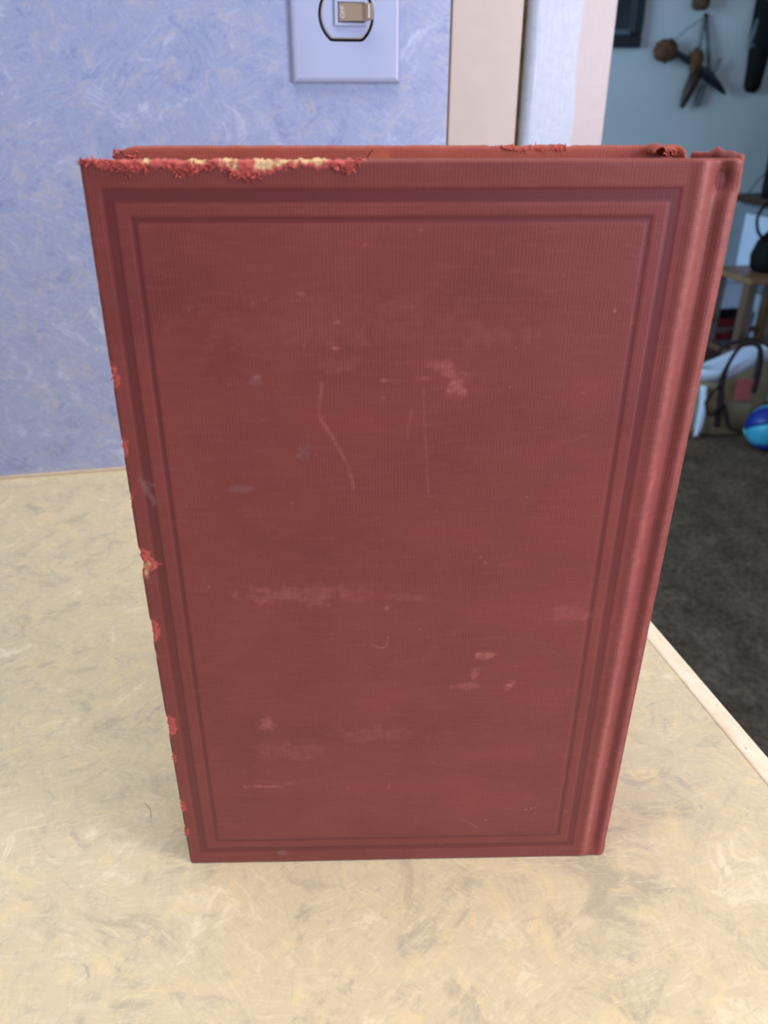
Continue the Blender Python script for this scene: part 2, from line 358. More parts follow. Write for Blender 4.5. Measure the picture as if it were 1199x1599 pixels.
blob((91.6, 183.8), 3.2, 4.0, 0.85, sc, 0.7); blob((86.5, 190.2), 4.5, 1.6, 0.5, sc); blob((89.0, 187.5), 2.4, 1.6, 0.55, sc)
stroke([(55.2, 185.3), (54.2, 176.2), (57.7, 169.6), (62.0, 159.9), (63.1, 153.9)], 0.75, 0.34, sc)
stroke([(82.2, 184.2), (83.3, 168), (84.4, 152.6)], 0.55, 0.20, sc); stroke([(79.2, 177.8), (78.2, 169.4)], 0.55, 0.22, sc)
blob((103.8, 94.2), 3.2, 2.6, 0.75, sc); blob((101.1, 87.6), 2.0, 3.4, 0.6, sc); blob((98.5, 82.0), 6.0, 2.0, 0.4, sc); blob((113.0, 81.8), 2.6, 2.4, 0.75, sc); blob((106.5, 94.8), 3.0, 0.8, 0.55, sc)
blob((32.5, 67.6), 3.2, 3.0, 0.55, sc); blob((46.5, 118.3), 22, 4.0, 0.32, sc); blob((80, 117), 10, 2.5, 0.22, sc); blob((29.4, 38.6), 7, 1.0, 0.6, sc); blob((38, 40), 6, 1.1, 0.4, sc)
blob((40, 55), 14, 5, 0.22, sc); blob((70, 62), 18, 4, 0.22, sc); blob((130, 110), 7, 4, 0.3, sc); blob((55, 200), 40, 6, 0.12, sc)
blob((66, 205), 30, 5, 0.1, sc); blob((60, 190), 9, 3, 0.18, sc); blob((100, 198), 12, 3, 0.15, sc)
stroke([(67.9, 99.1), (70.6, 97.9), (72.6, 98.6), (73.2, 102.3)], 0.45, 0.6, sc); blob((72.6, 113.2), 1.2, 0.9, 0.7, sc)
stroke([(100, 21), (106, 16.5)], 0.3, 0.5, sc); stroke([(74, 40), (73.6, 36.5)], 0.3, 0.7, sc)
for c in ((50.7, 208.9), (59.4, 201.5), (59.2, 194.8), (37.8, 187.2), (82.5, 186.5), (72, 186), (71.5, 181)): blob(c, 1.3, 0.7, 0.6, sc)
for c in ((130.5, 204.1), (100.7, 130.7), (102.2, 128.9), (19.0, 121.5), (45.4, 149.6), (123, 25), (125, 25.5), (126.4, 25.8), (109, 20)): blob(c, 0.5, 0.5, 1.0, sc, 0.2)
for k in range(70): blob((rng.uniform(12, 136), rng.uniform(8, 225)), rng.uniform(0.25, 0.5), rng.uniform(0.25, 0.45), rng.uniform(0.25, 0.7), sc, 0.2)
stroke([(3.6, 157.5), (5.2, 153.5), (6.6, 150.4)], 1.3, 0.75, gr); stroke([(4.2, 157.2), (7.4, 155.2)], 0.8, 0.4, gr); blob((34.3, 4.9), 2.4, 1.6, 0.9, gr, 0.4)
blob((30.9, 154.2), 4, 1.5, 0.5, gr); blob((49.6, 164.9), 2.2, 3, 0.5, gr); blob((37.6, 186), 2, 3, 0.45, gr)
UU = shear(U, Z) - 1.6 * np.clip(1 - Z / 4.0, 0, 1) ** 2 * sstep(150.5, 154.6, U) + bite * np.clip(1 - U / 4.0, 0, 1)
ZZ = Z + (tmask * (fbm(U / 0.7, U * 0, 81, 3) - 0.55) * 1.0)
front = np.stack([UU * mm, V * mm, ZZ * mm], -1).reshape(-1, 3)
idx = np.arange(nu * nz).reshape(nu, nz)
quads = np.stack([idx[:-1, :-1], idx[1:, :-1], idx[1:, 1:], idx[:-1, 1:]], -1).reshape(-1, 4)
loop = np.concatenate([idx[:, 0], idx[-1, 1:], idx[-2::-1, -1], idx[0, -2:0:-1]])
nb = len(loop); backv = front[loop].copy(); backv[:, 1] = np.maximum(3.0 * mm, backv[:, 1] + 0.5 * mm)
verts = np.concatenate([front, backv]); N0 = len(front)
side = [(int(loop[(k + 1) % nb]), int(loop[k]), N0 + k, N0 + (k + 1) % nb) for k in range(nb)]
me = bpy.data.meshes.new('front_cover')
me.from_pydata(verts.tolist(), [], quads.tolist() + side + [tuple(N0 + k for k in range(nb - 1, -1, -1))]); me.update()
for nm, a in (('band', band), ('scuff_and_highlight', sc), ('grime', gr), ('fray', fray), ('board', boardm)):
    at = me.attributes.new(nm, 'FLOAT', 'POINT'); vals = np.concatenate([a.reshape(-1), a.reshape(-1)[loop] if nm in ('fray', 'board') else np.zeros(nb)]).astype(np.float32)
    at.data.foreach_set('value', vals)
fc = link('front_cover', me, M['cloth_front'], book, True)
me.polygons[len(me.polygons) - 1].use_smooth = False
fc['label'] = 'front cover with blind stamped double border lines'

# spine: continues from the groove round to the back joint
TH = 46.0
sp = np.array([(154.3, 1.5), (154.75, 1.85), (155.1, 2.4), (155.5, 3.5), (155.9, 5.4), (156.8, 11), (157.4, 18), (157.6, 23), (157.4, 28), (156.8, 35), (155.9, 41), (155.2, 43.6), (154.4, 44.7), (153.4, 45.0), (152.2, 44.2), (151, 43.4), (150, 43.2)])
sp = np.array(catmull(sp, 3)); ns = len(sp); nzs = 150
arc = np.concatenate([[0], np.cumsum(np.hypot(*np.diff(sp, axis=0).T))]); arc /= arc[-1]
ztop = 240.4 + 0.6 * np.sin(arc * 7) - 4.0 * np.exp(-((arc - 0.80) / 0.04) ** 2) + 1.1 * np.exp(-((arc - 0.46) / 0.05) ** 2) + (fbm(arc * 40, arc * 0, 91, 3) - 0.5) * (0.6 + 2.2 * sstep(0.65, 0.8, arc))
vs_ = []; fs_ = []
for i in range(ns):
    for j in range(nzs + 1):
        q = j / nzs; z = ztop[i] * q
        dent = 1.4 * math.exp(-((sp[i][0] - 152.0) / 2.2) ** 2 - ((z - 235.0) / 2.8) ** 2) if sp[i][1] < 1.2 else 0.0
        inn = 1.2 * sstep(236.5, 240.5, z) - 0.4 * np.exp(-((z - 233) / 3.5) ** 2)      # head cap rolls inwards
        cu = float(shear(np.array(sp[i][0]), np.array(z))) - inn * (0.9 if 4 < sp[i][1] < 42 else 0.2)
        cu -= 1.6 * max(0.0, 1 - z / 4.0) ** 2
        bump = 0.22 * (fbm(np.array(i / 3.0), np.array(j / 5.0), 95, 3) - 0.5)
        vs_.append((cu * mm + bump * mm * 0.5, (sp[i][1] + dent) * mm, z * mm))
for i in range(ns - 1):
    for j in range(nzs):
        a = i * (nzs + 1) + j; fs_.append((a, a + nzs + 1, a + nzs + 2, a + 1))
so = mesh('spine', vs_, fs_, M['cloth'], book, True)
md = so.modifiers.new('thickness', 'SOLIDIFY'); md.thickness = 0.0007; md.offset = -1.0
so['label'] = 'rounded cloth spine with worn head cap'

# back cover: board with rounded edges, frayed along the head
bm = bmesh.new(); n1 = 150
bu_ = np.linspace(-3.6, 150.0, n1); bz = [0.0, 0.7, 1.2, 60, 120, 180, 228, 236, 239.4, 240.3, 240.9]
def bc(u, z, vv):
    e = 0.5 * (fbm(np.array(u / 1.4), np.array(0.0), 101, 3) - 0.5) * (z > 238) * (2.4 if 102 < u < 126 else 0.6)
    zz = z + e
    if u < 2 and z > 235: zz -= (2 - u) * 0.35 * (z - 235) / 6
    return (float(shear(np.array(max(u, 0.0)), np.array(z))) + min(u, 0)) * mm, vv * mm, float(zz) * mm
fr = [[bm.verts.new(bc(u, z, 42.9 + (0.5 if z in (0.0, 240.9) else 0))) for z in bz] for u in bu_]
bk = [[bm.verts.new(bc(u, z, 45.9 - (0.9 if z in (0.0, 240.9) else 0))) for z in bz] for u in bu_]
m_ = len(bz)
for i in range(n1 - 1):
    for j in range(m_ - 1):
        bm.faces.new((fr[i][j], fr[i + 1][j], fr[i + 1][j + 1], fr[i][j + 1])); bm.faces.new((bk[i][j + 1], bk[i + 1][j + 1], bk[i + 1][j], bk[i][j]))
    bm.faces.new((fr[i][-1], fr[i + 1][-1], bk[i + 1][-1], bk[i][-1])); bm.faces.new((fr[i][0], bk[i][0], bk[i + 1][0], fr[i + 1][0]))
for e in (0, n1 - 1):
    for j in range(m_ - 1): bm.faces.new((fr[e][j], fr[e][j + 1], bk[e][j + 1], bk[e][j]))
bm_obj('back_cover', bm, M['cloth'], book, True)
# pages
pb = part_box('page_block', M['pages'], book, 0.003, 0.1485, 0.0036, 0.0422, 0.0036, 0.2362, bev=0.0006)
# pale paper patch remaining on the inside of the back cover
bm = bmesh.new(); 
vsP = [bm.verts.new((x * mm, 42.55 * mm, z * mm)) for x, z in ((66, 228), (76, 228), (75.2, 236), (73.8, 239.9), (70, 240.1), (68.6, 238.4), (67, 236.0))]
bm.faces.new(vsP); r_ = bmesh.ops.extrude_face_region(bm, geom=bm.faces[:]); bmesh.ops.translate(bm, verts=[v for v in r_['geom'] if isinstance(v, bmesh.types.BMVert)], vec=(0, 0.0006, 0))
M['paper'] = simple('pale_worn_lining', (170, 94, 80), 0.9, 0.1, 0.15, 200); bm_obj('worn_lining_patch', bm, M['paper'], book)

# frayed threads
def threads(name, anchors, n, lmin, lmax, rad, dirf, seed):
    rr = np.random.default_rng(seed); bm = bmesh.new()
    for k in range(n):
        p = np.array(anchors(rr), float); d = np.array(dirf(rr), float); d /= np.linalg.norm(d); L = rr.uniform(lmin, lmax)
        pts = []; q = p.copy()
        for s in range(5):
            pts.append(q * mm); d = d + rr.normal(0, 0.38, 3); d /= np.linalg.norm(d); q = q + d * L / 4
        r = rad * rr.uniform(0.6, 1.3) * mm
        tube(bm, pts, [r, r, r * 0.9, r * 0.7, r * 0.3], 4)
    o = bm_obj(name, bm, M['thread'], book, True); o['kind'] = 'stuff'; return o
def a_top(rr):
    u = rr.choice([rr.uniform(0.5, 66), rr.normal(10, 3), rr.normal(24, 2), rr.normal(38, 3), rr.normal(63, 1.5), rr.uniform(0, 12)]); u = min(max(u, 0.3), 66)
    z0 = np.interp(u, tu, tz); return (u, rr.uniform(-0.1, 0.4), min(z0 + rr.uniform(-0.6, 1.2), 240.0))
threads('frayed_threads', a_top, 620, 0.5, 1.5, 0.24, lambda r: (r.normal(0, 1), -0.35, r.normal(0.1, 0.7)), 3)
def a_left(rr):
    c, hw, wd = chips[rr.integers(0, 9)]; return (rr.uniform(0.0, wd * 1.1), rr.uniform(0.1, 0.8), rr.normal(c, hw * 0.5))
threads('frayed_threads', a_left, 260, 0.4, 1.2, 0.2, lambda r: (-0.3 + r.normal(0, 0.8), -0.3, r.normal(0, 0.9)), 4)
def a_back(rr): return (rr.choice([rr.normal(107, 2), rr.normal(114, 3), rr.normal(122, 1.5)]), rr.uniform(42.8, 44.5), 240.0 + rr.uniform(-0.5, 0.5))
threads('frayed_threads', a_back, 150, 0.6, 1.8, 0.28, lambda r: (r.normal(0, 1), -0.6, r.normal(0.35, 0.5)), 5)
def a_corner(rr): return (rr.uniform(-4, 3), rr.uniform(42.6, 45), 238.6 + rr.uniform(-1.5, 1.2))
threads('frayed_threads', a_corner, 100, 0.4, 1.1, 0.28, lambda r: (r.normal(-0.3, 1), -0.5, r.normal(0.2, 0.6)), 6)
def a_spine(rr): return (153 + rr.normal(0, 2), rr.uniform(30, 44), 239.2 + rr.uniform(-1, 1.0))
threads('frayed_threads', a_spine, 16, 0.5, 1.2, 0.25, lambda r: (r.normal(0, 1), -0.3, r.normal(0.2, 0.6)), 8)
# curled torn cloth at the head of the back joint
def curl(name, c, r, L, a0, a1, seedk):
    vs_, fs_ = [], []; na, nl = 14, 10
    for i in range(na):
        a = a0 + (a1 - a0) * i / (na - 1)
        for j in range(nl):
            q = j / (nl - 1); rad = r * (1 - 0.25 * q + 0.10 * math.sin(5 * q + seedk) + 0.08 * math.sin(3 * a + 4 * q))
            vs_.append(((c[0] + rad * math.cos(a) * 1.35) * mm, (c[1] - L * q) * mm, (c[2] + rad * math.sin(a)) * mm))
    for i in range(na - 1):
        for j in range(nl - 1): a = i * nl + j; fs_.append((a, a + 1, a + nl + 1, a + nl))
    o = mesh(name, vs_, fs_, M['cloth'], book, True); s = o.modifiers.new('thickness', 'SOLIDIFY'); s.thickness = 0.0006; return o
curl('torn_cloth_curl', (150.4, 44.6, 239.4), 1.5, 6, R(-20), R(200), 0)
curl('torn_cloth_curl', (154.6, 44.2, 239.0), 0.7, 3, R(-60), R(230), 2)

# ------------------------------------------------------------------ light switch on the wall
M['plate'] = simple('white_switch_plastic', (162, 174, 212), 0.28, 0.5, 0.03, 40)
M['tan'] = simple('tan_toggle_plastic', (158, 142, 130), 0.35, 0.5, 0.06, 60)
M['ivory'] = simple('yellowed_ivory_plastic', (206, 194, 160), 0.4, 0.5, 0.1, 80)
M['black'] = simple('black_recess', (18, 18, 20), 0.8, 0.2, 0.3, 40)
M['print'] = simple('white_raised_print', (225, 228, 238), 0.4, 0.4, 0.02, 40)
sw = thing('light_switch', 'white wall switch plate with sideways tan toggle on the lavender wall', 'light switch', (0.0932, WY, 1.229))
PW, PH = 0.0352, 0.0572
bm = bmesh.new()
def ins(r, hz, cz, n=40):           # round opening cut flat at top and bottom
    return [(max(-r, min(r, r * math.cos(2 * math.pi * k / n))), cz + max(-hz, min(hz, r * math.sin(2 * math.pi * k / n)))) for k in range(n)]
# plate face with two openings, built from strips between outline and openings
def plate_half(sgn):
    n = 40; hole = ins(0.0178, 0.0146, sgn * 0.0194, n); cz = sgn * 0.0194
    out = []
    z0, z1 = (0.0, PH - 0.003) if sgn > 0 else (-(PH - 0.003), 0.0); w_ = PW - 0.003
    for k in range(n):
        a = 2 * math.pi * k / n; dx, dz = math.cos(a), math.sin(a); tt = 1e9
        if abs(dx) > 1e-9: tt = min(tt, w_ / abs(dx))
        if dz > 1e-9: tt = min(tt, (z1 - cz) / dz)
        if dz < -1e-9: tt = min(tt, (z0 - cz) / dz)
        out.append((dx * tt, cz + dz * tt))
    # snap nearest outline samples to the exact corners
    for cx_, cz_ in ((w_, z0), (w_, z1), (-w_, z0), (-w_, z1)):
        k = min(range(n), key=lambda q: (out[q][0] - cx_) ** 2 + (out[q][1] - cz_) ** 2); out[k] = (cx_, cz_)
    yf = -0.0056
    vo = [bm.verts.new((x, yf, z)) for x, z in out]; vh = [bm.verts.new((x, yf, z)) for x, z in hole]; vb = [bm.verts.new((x, yf + 0.004, z)) for x, z in hole]
    for k in range(n):
        j = (k + 1) % n; bm.faces.new((vo[k], vo[j], vh[j], vh[k])); bm.faces.new((vh[k], vh[j], vb[j], vb[k]))
plate_half(1); plate_half(-1)
ring0 = [(PW - 0.003, PH - 0.003), (-(PW - 0.003), PH - 0.003), (-(PW - 0.003), -(PH - 0.003)), (PW - 0.003, -(PH - 0.003))]
levels = [(0.0, -0.0056), (0.0016, -0.0052), (0.0026, -0.0040), (0.0030, -0.0020), (0.0030, -0.0002)]
prev = None
for off, y in levels:
    cur = [bm.verts.new((x + math.copysign(off, x), y, z + math.copysign(off, z))) for x, z in ring0]
    if prev:
        for k in range(4): bm.faces.new((prev[k], prev[(k + 1) % 4], cur[(k + 1) % 4], cur[k]))
    prev = cur
pl = bm_obj('plate', bm, M['plate'], sw)
part_box('recess', M['black'], sw, -0.025, 0.025, -0.0014, -0.0003, -0.045, 0.045)
bm = bmesh.new(); bmesh.ops.create_cone(bm, cap_ends=True, segments=20, radius1=0.0032, radius2=0.0028, depth=0.0014, matrix=Matrix.Translation((0, -0.0062, 0)) @ Matrix.Rotation(R(90), 4, 'X')); bm_obj('screw', bm, M['plate'], sw)
for sgn in (-1, 1):
    bm = bmesh.new(); n = 48; lv = [(0.0161, 0.0130, -0.0012), (0.0161, 0.0130, -0.0050), (0.0156, 0.0126, -0.0058), (0.0150, 0.0120, -0.0060)]
    rings = [[bm.verts.new((x, y, z)) for x, z in ins(r, hz, sgn * 0.0194, n)] for r, hz, y in lv]
    for a, b in zip(rings[:-1], rings[1:]):
        for k in range(n): bm.faces.new((a[k], a[(k + 1) % n], b[(k + 1) % n], b[k]))
    bm.faces.new(rings[-1])
    dv = bm_obj('switch_insert', bm, M['plate'], sw); dv.data.materials.append(M['ivory'])
    for p_ in dv.data.polygons:
        if n <= p_.index < 2 * n: p_.material_index = 1
    cz = sgn * 0.0194 + 0.0012
    fr_ = bmesh.new()
    for a in ((-0.0078, -0.0056, -0.0074, 0.0074), (0.0110, 0.0128, -0.0074, 0.0074), (-0.0057, 0.0111, 0.0054, 0.0074), (-0.0057, 0.0111, -0.0074, -0.0054)):
        box(fr_, a[0], a[1], -0.0082, -0.0060, cz + a[2], cz + a[3], bev=0.0003)
    bm_obj('toggle_frame', fr_, M['plate'], dv)
    part_box('toggle_slot', M['black'], dv, -0.0056, 0.0110, -0.0071, -0.0067, cz - 0.0054, cz + 0.0054)
    # toggle: wedge rising to the right
    bm = bmesh.new()
    prof = [(-0.0052, -0.0066), (-0.0052, -0.0084), (0.0095, -0.0128), (0.0110, -0.0158), (0.0150, -0.0172), (0.0156, -0.0150), (0.0128, -0.0105), (0.0105, -0.0066)]
    hw = [0.0050, 0.0050, 0.0048, 0.0044, 0.0043, 0.0043, 0.0047, 0.0050]
    A_ = [bm.verts.new((x, y, cz - h)) for (x, y), h in zip(prof, hw)]; B_ = [bm.verts.new((x, y, cz + h)) for (x, y), h in zip(prof, hw)]
    for k in range(len(prof)): j = (k + 1) % len(prof); bm.faces.new((A_[k], A_[j], B_[j], B_[k]))
    bm.faces.new(A_[::-1]); bm.faces.new(B_); bmesh.ops.bevel(bm, geom=bm.edges[:], offset=0.0003, segments=2, affect='EDGES')
    tg = bm_obj('toggle', bm, M['tan'], dv)
    part_box('toggle_ridge', M['print'], dv, 0.0121, 0.0127, -0.0169, -0.0160, cz - 0.0036, cz + 0.0036)
    if sgn < 0:
        cu = bpy.data.curves.new('lettering', 'FONT'); cu.body = 'OFF'; cu.size = 0.0038; cu.align_x = 'CENTER'; cu.align_y = 'CENTER'; cu.extrude = 0.0001
        tmp = bpy.data.objects.new('tmp', cu); COL.objects.link(tmp); dg = bpy.context.evaluated_depsgraph_get(); dg.update()
        tm = bpy.data.meshes.new_from_object(tmp.evaluated_get(dg)); bpy.data.objects.remove(tmp)
        sl = math.atan2(0.0044, 0.0147)
        Mx = Matrix.Translation((-0.0028, -0.0093, cz)) @ Matrix.Rotation(-sl, 4, 'Z') @ Matrix.Rotation(R(90), 4, 'X') @ Matrix.Rotation(R(90), 4, 'Z')
        tm.transform(Mx); tm.materials.clear(); link('lettering', tm, M['print'], dv)

# ------------------------------------------------------------------ room beyond the doorway
M['dark_frame'] = simple('navy_black_frame', (22, 26, 36), 0.35, 0.5, 0.3, 30)
M['picture'] = simple('dark_print', (34, 40, 48), 0.3, 0.5, 0.6, 14)
M['mat'] = simple('grey_mount', (90, 100, 108), 0.6, 0.3, 0.1, 20)
M['dwood'] = simple('dark_brown_wood', (54, 36, 28), 0.5, 0.4, 0.35, 40)
M['wood'] = simple('golden_brown_wood', (128, 92, 58), 0.4, 0.5, 0.25, 25)
M['bwood'] = simple('brown_bark', (92, 66, 46), 0.8, 0.2, 0.4, 60)
M['dblue'] = simple('blue_black_steel', (24, 30, 40), 0.35, 0.5, 0.3, 40)
M['leather'] = simple('grey_leather_strap', (104, 110, 114), 0.7, 0.3, 0.2, 60)
M['cord'] = simple('grey_cord', (90, 96, 100), 0.8, 0.2, 0.1, 60)
M['blackcloth'] = simple('black_vinyl', (9, 9, 10), 0.75, 0.2, 0.3, 40)
FW = 3.5
pic = thing('framed_picture', 'dark framed picture hanging on the far wall beside the doorway', 'picture', (1.76, FW, 1.345))
x0, x1, z0, z1 = -0.36, 0.0, 0.0, 0.46
for a in ((x0, x1, z0, z0 + 0.045), (x0, x1, z1 - 0.045, z1), (x0, x0 + 0.045, z0 + 0.0455, z1 - 0.0455), (x1 - 0.045, x1, z0 + 0.0455, z1 - 0.0455)):
    part_box('frame_bar', M['dark_frame'], pic, a[0], a[1], -0.03, -0.001, a[2], a[3], bev=0.006)
part_box('mount', M['mat'], pic, x0 + 0.04, x1 - 0.04, -0.010, -0.004, z0 + 0.04, z1 - 0.04)
part_box('print', M['picture'], pic, x0 + 0.062, x1 - 0.055, -0.0125, -0.0105, z0 + 0.066, z1 - 0.06)

orn = thing('wall_ornament', 'dark crossed club and blade ornament hung by a triangular cord on far wall', 'wall ornament', (2.0, FW, 1.30))
def opart(name, mat, pts, radii, sides=12, flat=1.0, par=orn):
    bm = bmesh.new(); tube(bm, pts, radii, sides, flat=flat); return bm_obj(name, bm, mat, par, True)
Y1 = -0.045
opart('club_shaft', M['dblue'], catmull([(-0.13, Y1, 0.045), (-0.06, Y1, 0.015), (0.03, Y1, -0.03), (0.10, Y1, -0.075), (0.165, Y1, -0.122)], 4), [0.012] * 5 + [0.014] * 4 + [0.020] * 3 + [0.018, 0.016, 0.013, 0.010, 0.004])
bm = bmesh.new(); bmesh.ops.create_icosphere(bm, subdivisions=3, radius=1.0)
for v in bm.verts:
    n_ = 1 + 0.16 * math.sin(9 * v.co.x + 5 * v.co.z) * math.cos(7 * v.co.y)
    v.co = Vector((-0.135 + v.co.x * 0.052 * n_, Y1 + v.co.y * 0.032 * n_, 0.035 + v.co.z * 0.042 * n_))
bm_obj('club_head', bm, M['bwood'], orn, True)
bm = bmesh.new(); bmesh.ops.create_icosphere(bm, subdivisions=3, radius=1.0)
for v in bm.verts:
    n_ = 1 + 0.14 * math.sin(8 * v.co.x + 3 * v.co.z)
    v.co = Vector((0.0 + v.co.x * 0.03 * n_, Y1 - 0.005 + v.co.y * 0.024, 0.0 + v.co.z * 0.045 * n_))
bm_obj('carved_knot', bm, M['bwood'], orn, True)
opart('blade', M['dwood'], catmull([(0.02, Y1 + 0.01, -0.02), (0.012, Y1 + 0.01, -0.07), (-0.008, Y1 + 0.01, -0.125), (-0.022, Y1 + 0.01, -0.175)], 5), [0.014, 0.018, 0.022, 0.025, 0.027, 0.028, 0.028, 0.028, 0.027, 0.025, 0.023, 0.021, 0.019, 0.016, 0.013, 0.006], flat=0.8)
opart('fin', M['leather'], [(0.085, Y1, -0.05), (0.102, Y1, -0.02), (0.112, Y1, 0.01)], [0.011, 0.010, 0.007], flat=0.8)
opart('tassel', M['leather'], [(0.07, Y1 + 0.02, -0.085), (0.062, Y1 + 0.025, -0.13), (0.056, Y1 + 0.025, -0.165)], [0.013, 0.013, 0.012], flat=0.8)
opart('strap', M['leather'], [(0.012, Y1, 0.045), (0.024, Y1 + 0.02, 0.10), (0.036, Y1 + 0.035, 0.150)], 0.008, flat=0.8)
opart('strap', M['leather'], [(0.072, Y1, -0.035), (0.060, Y1 + 0.02, 0.06), (0.042, Y1 + 0.035, 0.150)], 0.008, flat=0.8)
opart('cord', M['cord'], [(-0.11, Y1, 0.07), (-0.04, Y1 + 0.02, 0.115), (0.036, Y1 + 0.035, 0.16)], 0.0018)
opart('hook', M['blackcloth'], [(0.039, -0.002, 0.165), (0.039, -0.016, 0.16), (0.039, -0.012, 0.135)], 0.007)

wl = thing('wooden_carving', 'small brown wooden carving hanging above the crossed ornament', 'wall ornament', (1.992, FW, 1.478))
opart('carving_body', M['bwood'], [(0, -0.035, 0.0), (0, -0.035, 0.012), (0, -0.035, 0.06), (0, -0.035, 0.14), (0, -0.035, 0.17)], [0.020, 0.034, 0.036, 0.030, 0.008], 14, par=wl)
opart('carving_collar', M['dwood'], [(0, -0.035, 0.062), (0, -0.035, 0.085)], [0.0385, 0.0375], 14, par=wl)
opart('carving_peg', M['dwood'], [(0, -0.005, 0.165), (0, -0.036, 0.172)], 0.006, 8, par=wl)

sh = thing('sheath', 'long black tapered sheath hanging at the right of the far wall', 'wall ornament', (2.29, FW, 1.19))
opart('sheath_body', M['blackcloth'], [(0, -0.03, -0.006), (0.002, -0.03, 0.012), (0.006, -0.03, 0.10), (0.006, -0.03, 0.20), (0.004, -0.03, 0.30), (0.012, -0.03, 0.44)], [0.018, 0.034, 0.040, 0.050, 0.050, 0.052], 16, flat=0.7, par=sh)
opart('sheath_band', M['dwood'], [(0.008, -0.03, 0.315), (0.009, -0.03, 0.36)], [0.0525, 0.0528], 16, flat=0.71, par=sh)
opart('stud', M['mat'], [(-0.036, -0.045, 0.165), (-0.036, -0.052, 0.165)], [0.008, 0.004], 8, par=sh)
opart('fringe', M['leather'], [(-0.034, -0.04, 0.26), (-0.046, -0.042, 0.20), (-0.05, -0.04, 0.15)], [0.012, 0.012, 0.006], 8, flat=0.4, par=sh)
opart('handle', M['dwood'], [(0.012, -0.03, 0.44), (0.015, -0.03, 0.52), (0.018, -0.03, 0.58)], [0.024, 0.022, 0.026], 12, par=sh)

# sideboard along the right wall
M['cabwhite'] = simple('pale_blue_white_paint', (196, 206, 224), 0.45, 0.4, 0.03, 10)
M['cabgrey'] = simple('grey_painted_frame', (120, 126, 134), 0.5, 0.4, 0.05, 10)
sb = thing('sideboard', 'white panelled sideboard with dark brown top against the side wall', 'sideboard', (2.25, 2.3, 0))
part_box('body', M['cabgrey'], sb, 0.012, 0.47, 0.0, 1.04, 0.06, 0.765)
part_box('top', M['dwood'], sb, -0.02, 0.48, -0.02, 1.07, 0.7655, 0.795, bev=0.004)
part_box('plinth', M['cabgrey'], sb, 0.03, 0.46, 0.02, 1.02, 0.0, 0.0595)
for k in range(2):
    d = part_box('door', M['cabgrey'], sb, 0.0, 0.0115, 0.01 + k * 0.515, 0.515 + k * 0.515, 0.07, 0.755, bev=0.002)
    part_box('door_panel', M['cabwhite'], d, -0.006, -0.0002, 0.06 + k * 0.515, 0.455 + k * 0.515, 0.46, 0.725, bev=0.003)
    part_box('door_panel', M['cabwhite'], d, -0.006, -0.0002, 0.06 + k * 0.515, 0.455 + k * 0.515, 0.12, 0.42, bev=0.003)
    part_box('knob', M['dwood'], d, -0.028, -0.0005, 0.475 + k * 0.02, 0.500 + k * 0.02, 0.44, 0.455, bev=0.004)

spk = thing('loudspeaker', 'tall black loudspeaker standing on the brown topped sideboard', 'loudspeaker', (2.27, 2.95, 0.796))
part_box('cabinet', M['blackcloth'], spk, 0.0, 0.24, 0.0, 0.285, 0.0, 0.50, bev=0.008)
part_box('grille', M['black'], spk, -0.010, -0.0005, 0.015, 0.27, 0.02, 0.48, bev=0.003)
bm = bmesh.new(); tube(bm, [Vector(p) for p in catmull([(0.12, 0.2862, 0.20), (0.10, 0.31, 0.16), (0.03, 0.345, 0.07), (-0.005, 0.36, 0.006)], 6)], 0.0035, 8); bm_obj('cable', bm, M['cord'], spk, True)

# stool
st = thing('wooden_stool', 'wooden stool with square legs standing on the carpet behind the tote bag', 'stool', (2.085, 2.85, 0))
M['legwood'] = simple('brown_varnished_wood', (92, 64, 42), 0.16, 0.9, 0.2, 25)
part_box('seat', M['wood'], st, -0.145, 0.145, -0.135, 0.135, 0.540, 0.564, bev=0.005)
for sx_ in (-1, 1):
    for sy_ in (-1, 1):
        bm = bmesh.new(); box(bm, -0.018, 0.018, -0.022, 0.022, 0.0, 0.5395, bev=0.003)
        for v in bm.verts:
            k = 1 - v.co.z / 0.5395; v.co.x += sx_ * (0.118 + 0.006 * k); v.co.y += sy_ * (0.100 + 0.006 * k)
        bm_obj('leg', bm, M['legwood'], st)
for sx_ in (-1, 1): part_box('rung', M['legwood'], st, sx_ * 0.121 - 0.011, sx_ * 0.121 + 0.011, -0.080, 0.080, 0.25, 0.275, bev=0.003)
for sy_ in (-1, 1): part_box('rung', M['legwood'], st, -0.102, 0.102, sy_ * 0.103 - 0.011, sy_ * 0.103 + 0.011, 0.30, 0.322, bev=0.003)

# handbag on the stool
hb = thing('black_handbag', 'black handbag with looped handle sitting on the wooden stool', 'handbag', (2.125, 2.85, 0.565))
def loft(name, mat, rings, par, closed_top=True, smooth=True):
    bm = bmesh.new(); R_ = [[bm.verts.new(p) for p in r] for r in rings]; n = len(R_[0])
    for a, b in zip(R_[:-1], R_[1:]):
        for k in range(n): bm.faces.new((a[k], a[(k + 1) % n], b[(k + 1) % n], b[k]))
    bm.faces.new(R_[0][::-1])
    if closed_top: bm.faces.new(R_[-1])
    return bm_obj(name, bm, mat, par, smooth)
def sell(w_, d_, z, n=32, p=3.0, cx=0, cy=0, wob=0.0, ph=0):
    out = []
    for k in range(n):
        a = 2 * math.pi * k / n; c, s = math.cos(a), math.sin(a); q = 1 + wob * math.sin(3 * a + ph) + wob * 0.6 * math.sin(5 * a + 2 * ph)
        out.append((cx + w_ * q * math.copysign(abs(c) ** (2 / p), c), cy + d_ * q * math.copysign(abs(s) ** (2 / p), s), z + 0.006 * wob * 10 * math.sin(2 * a + ph)))
    return out
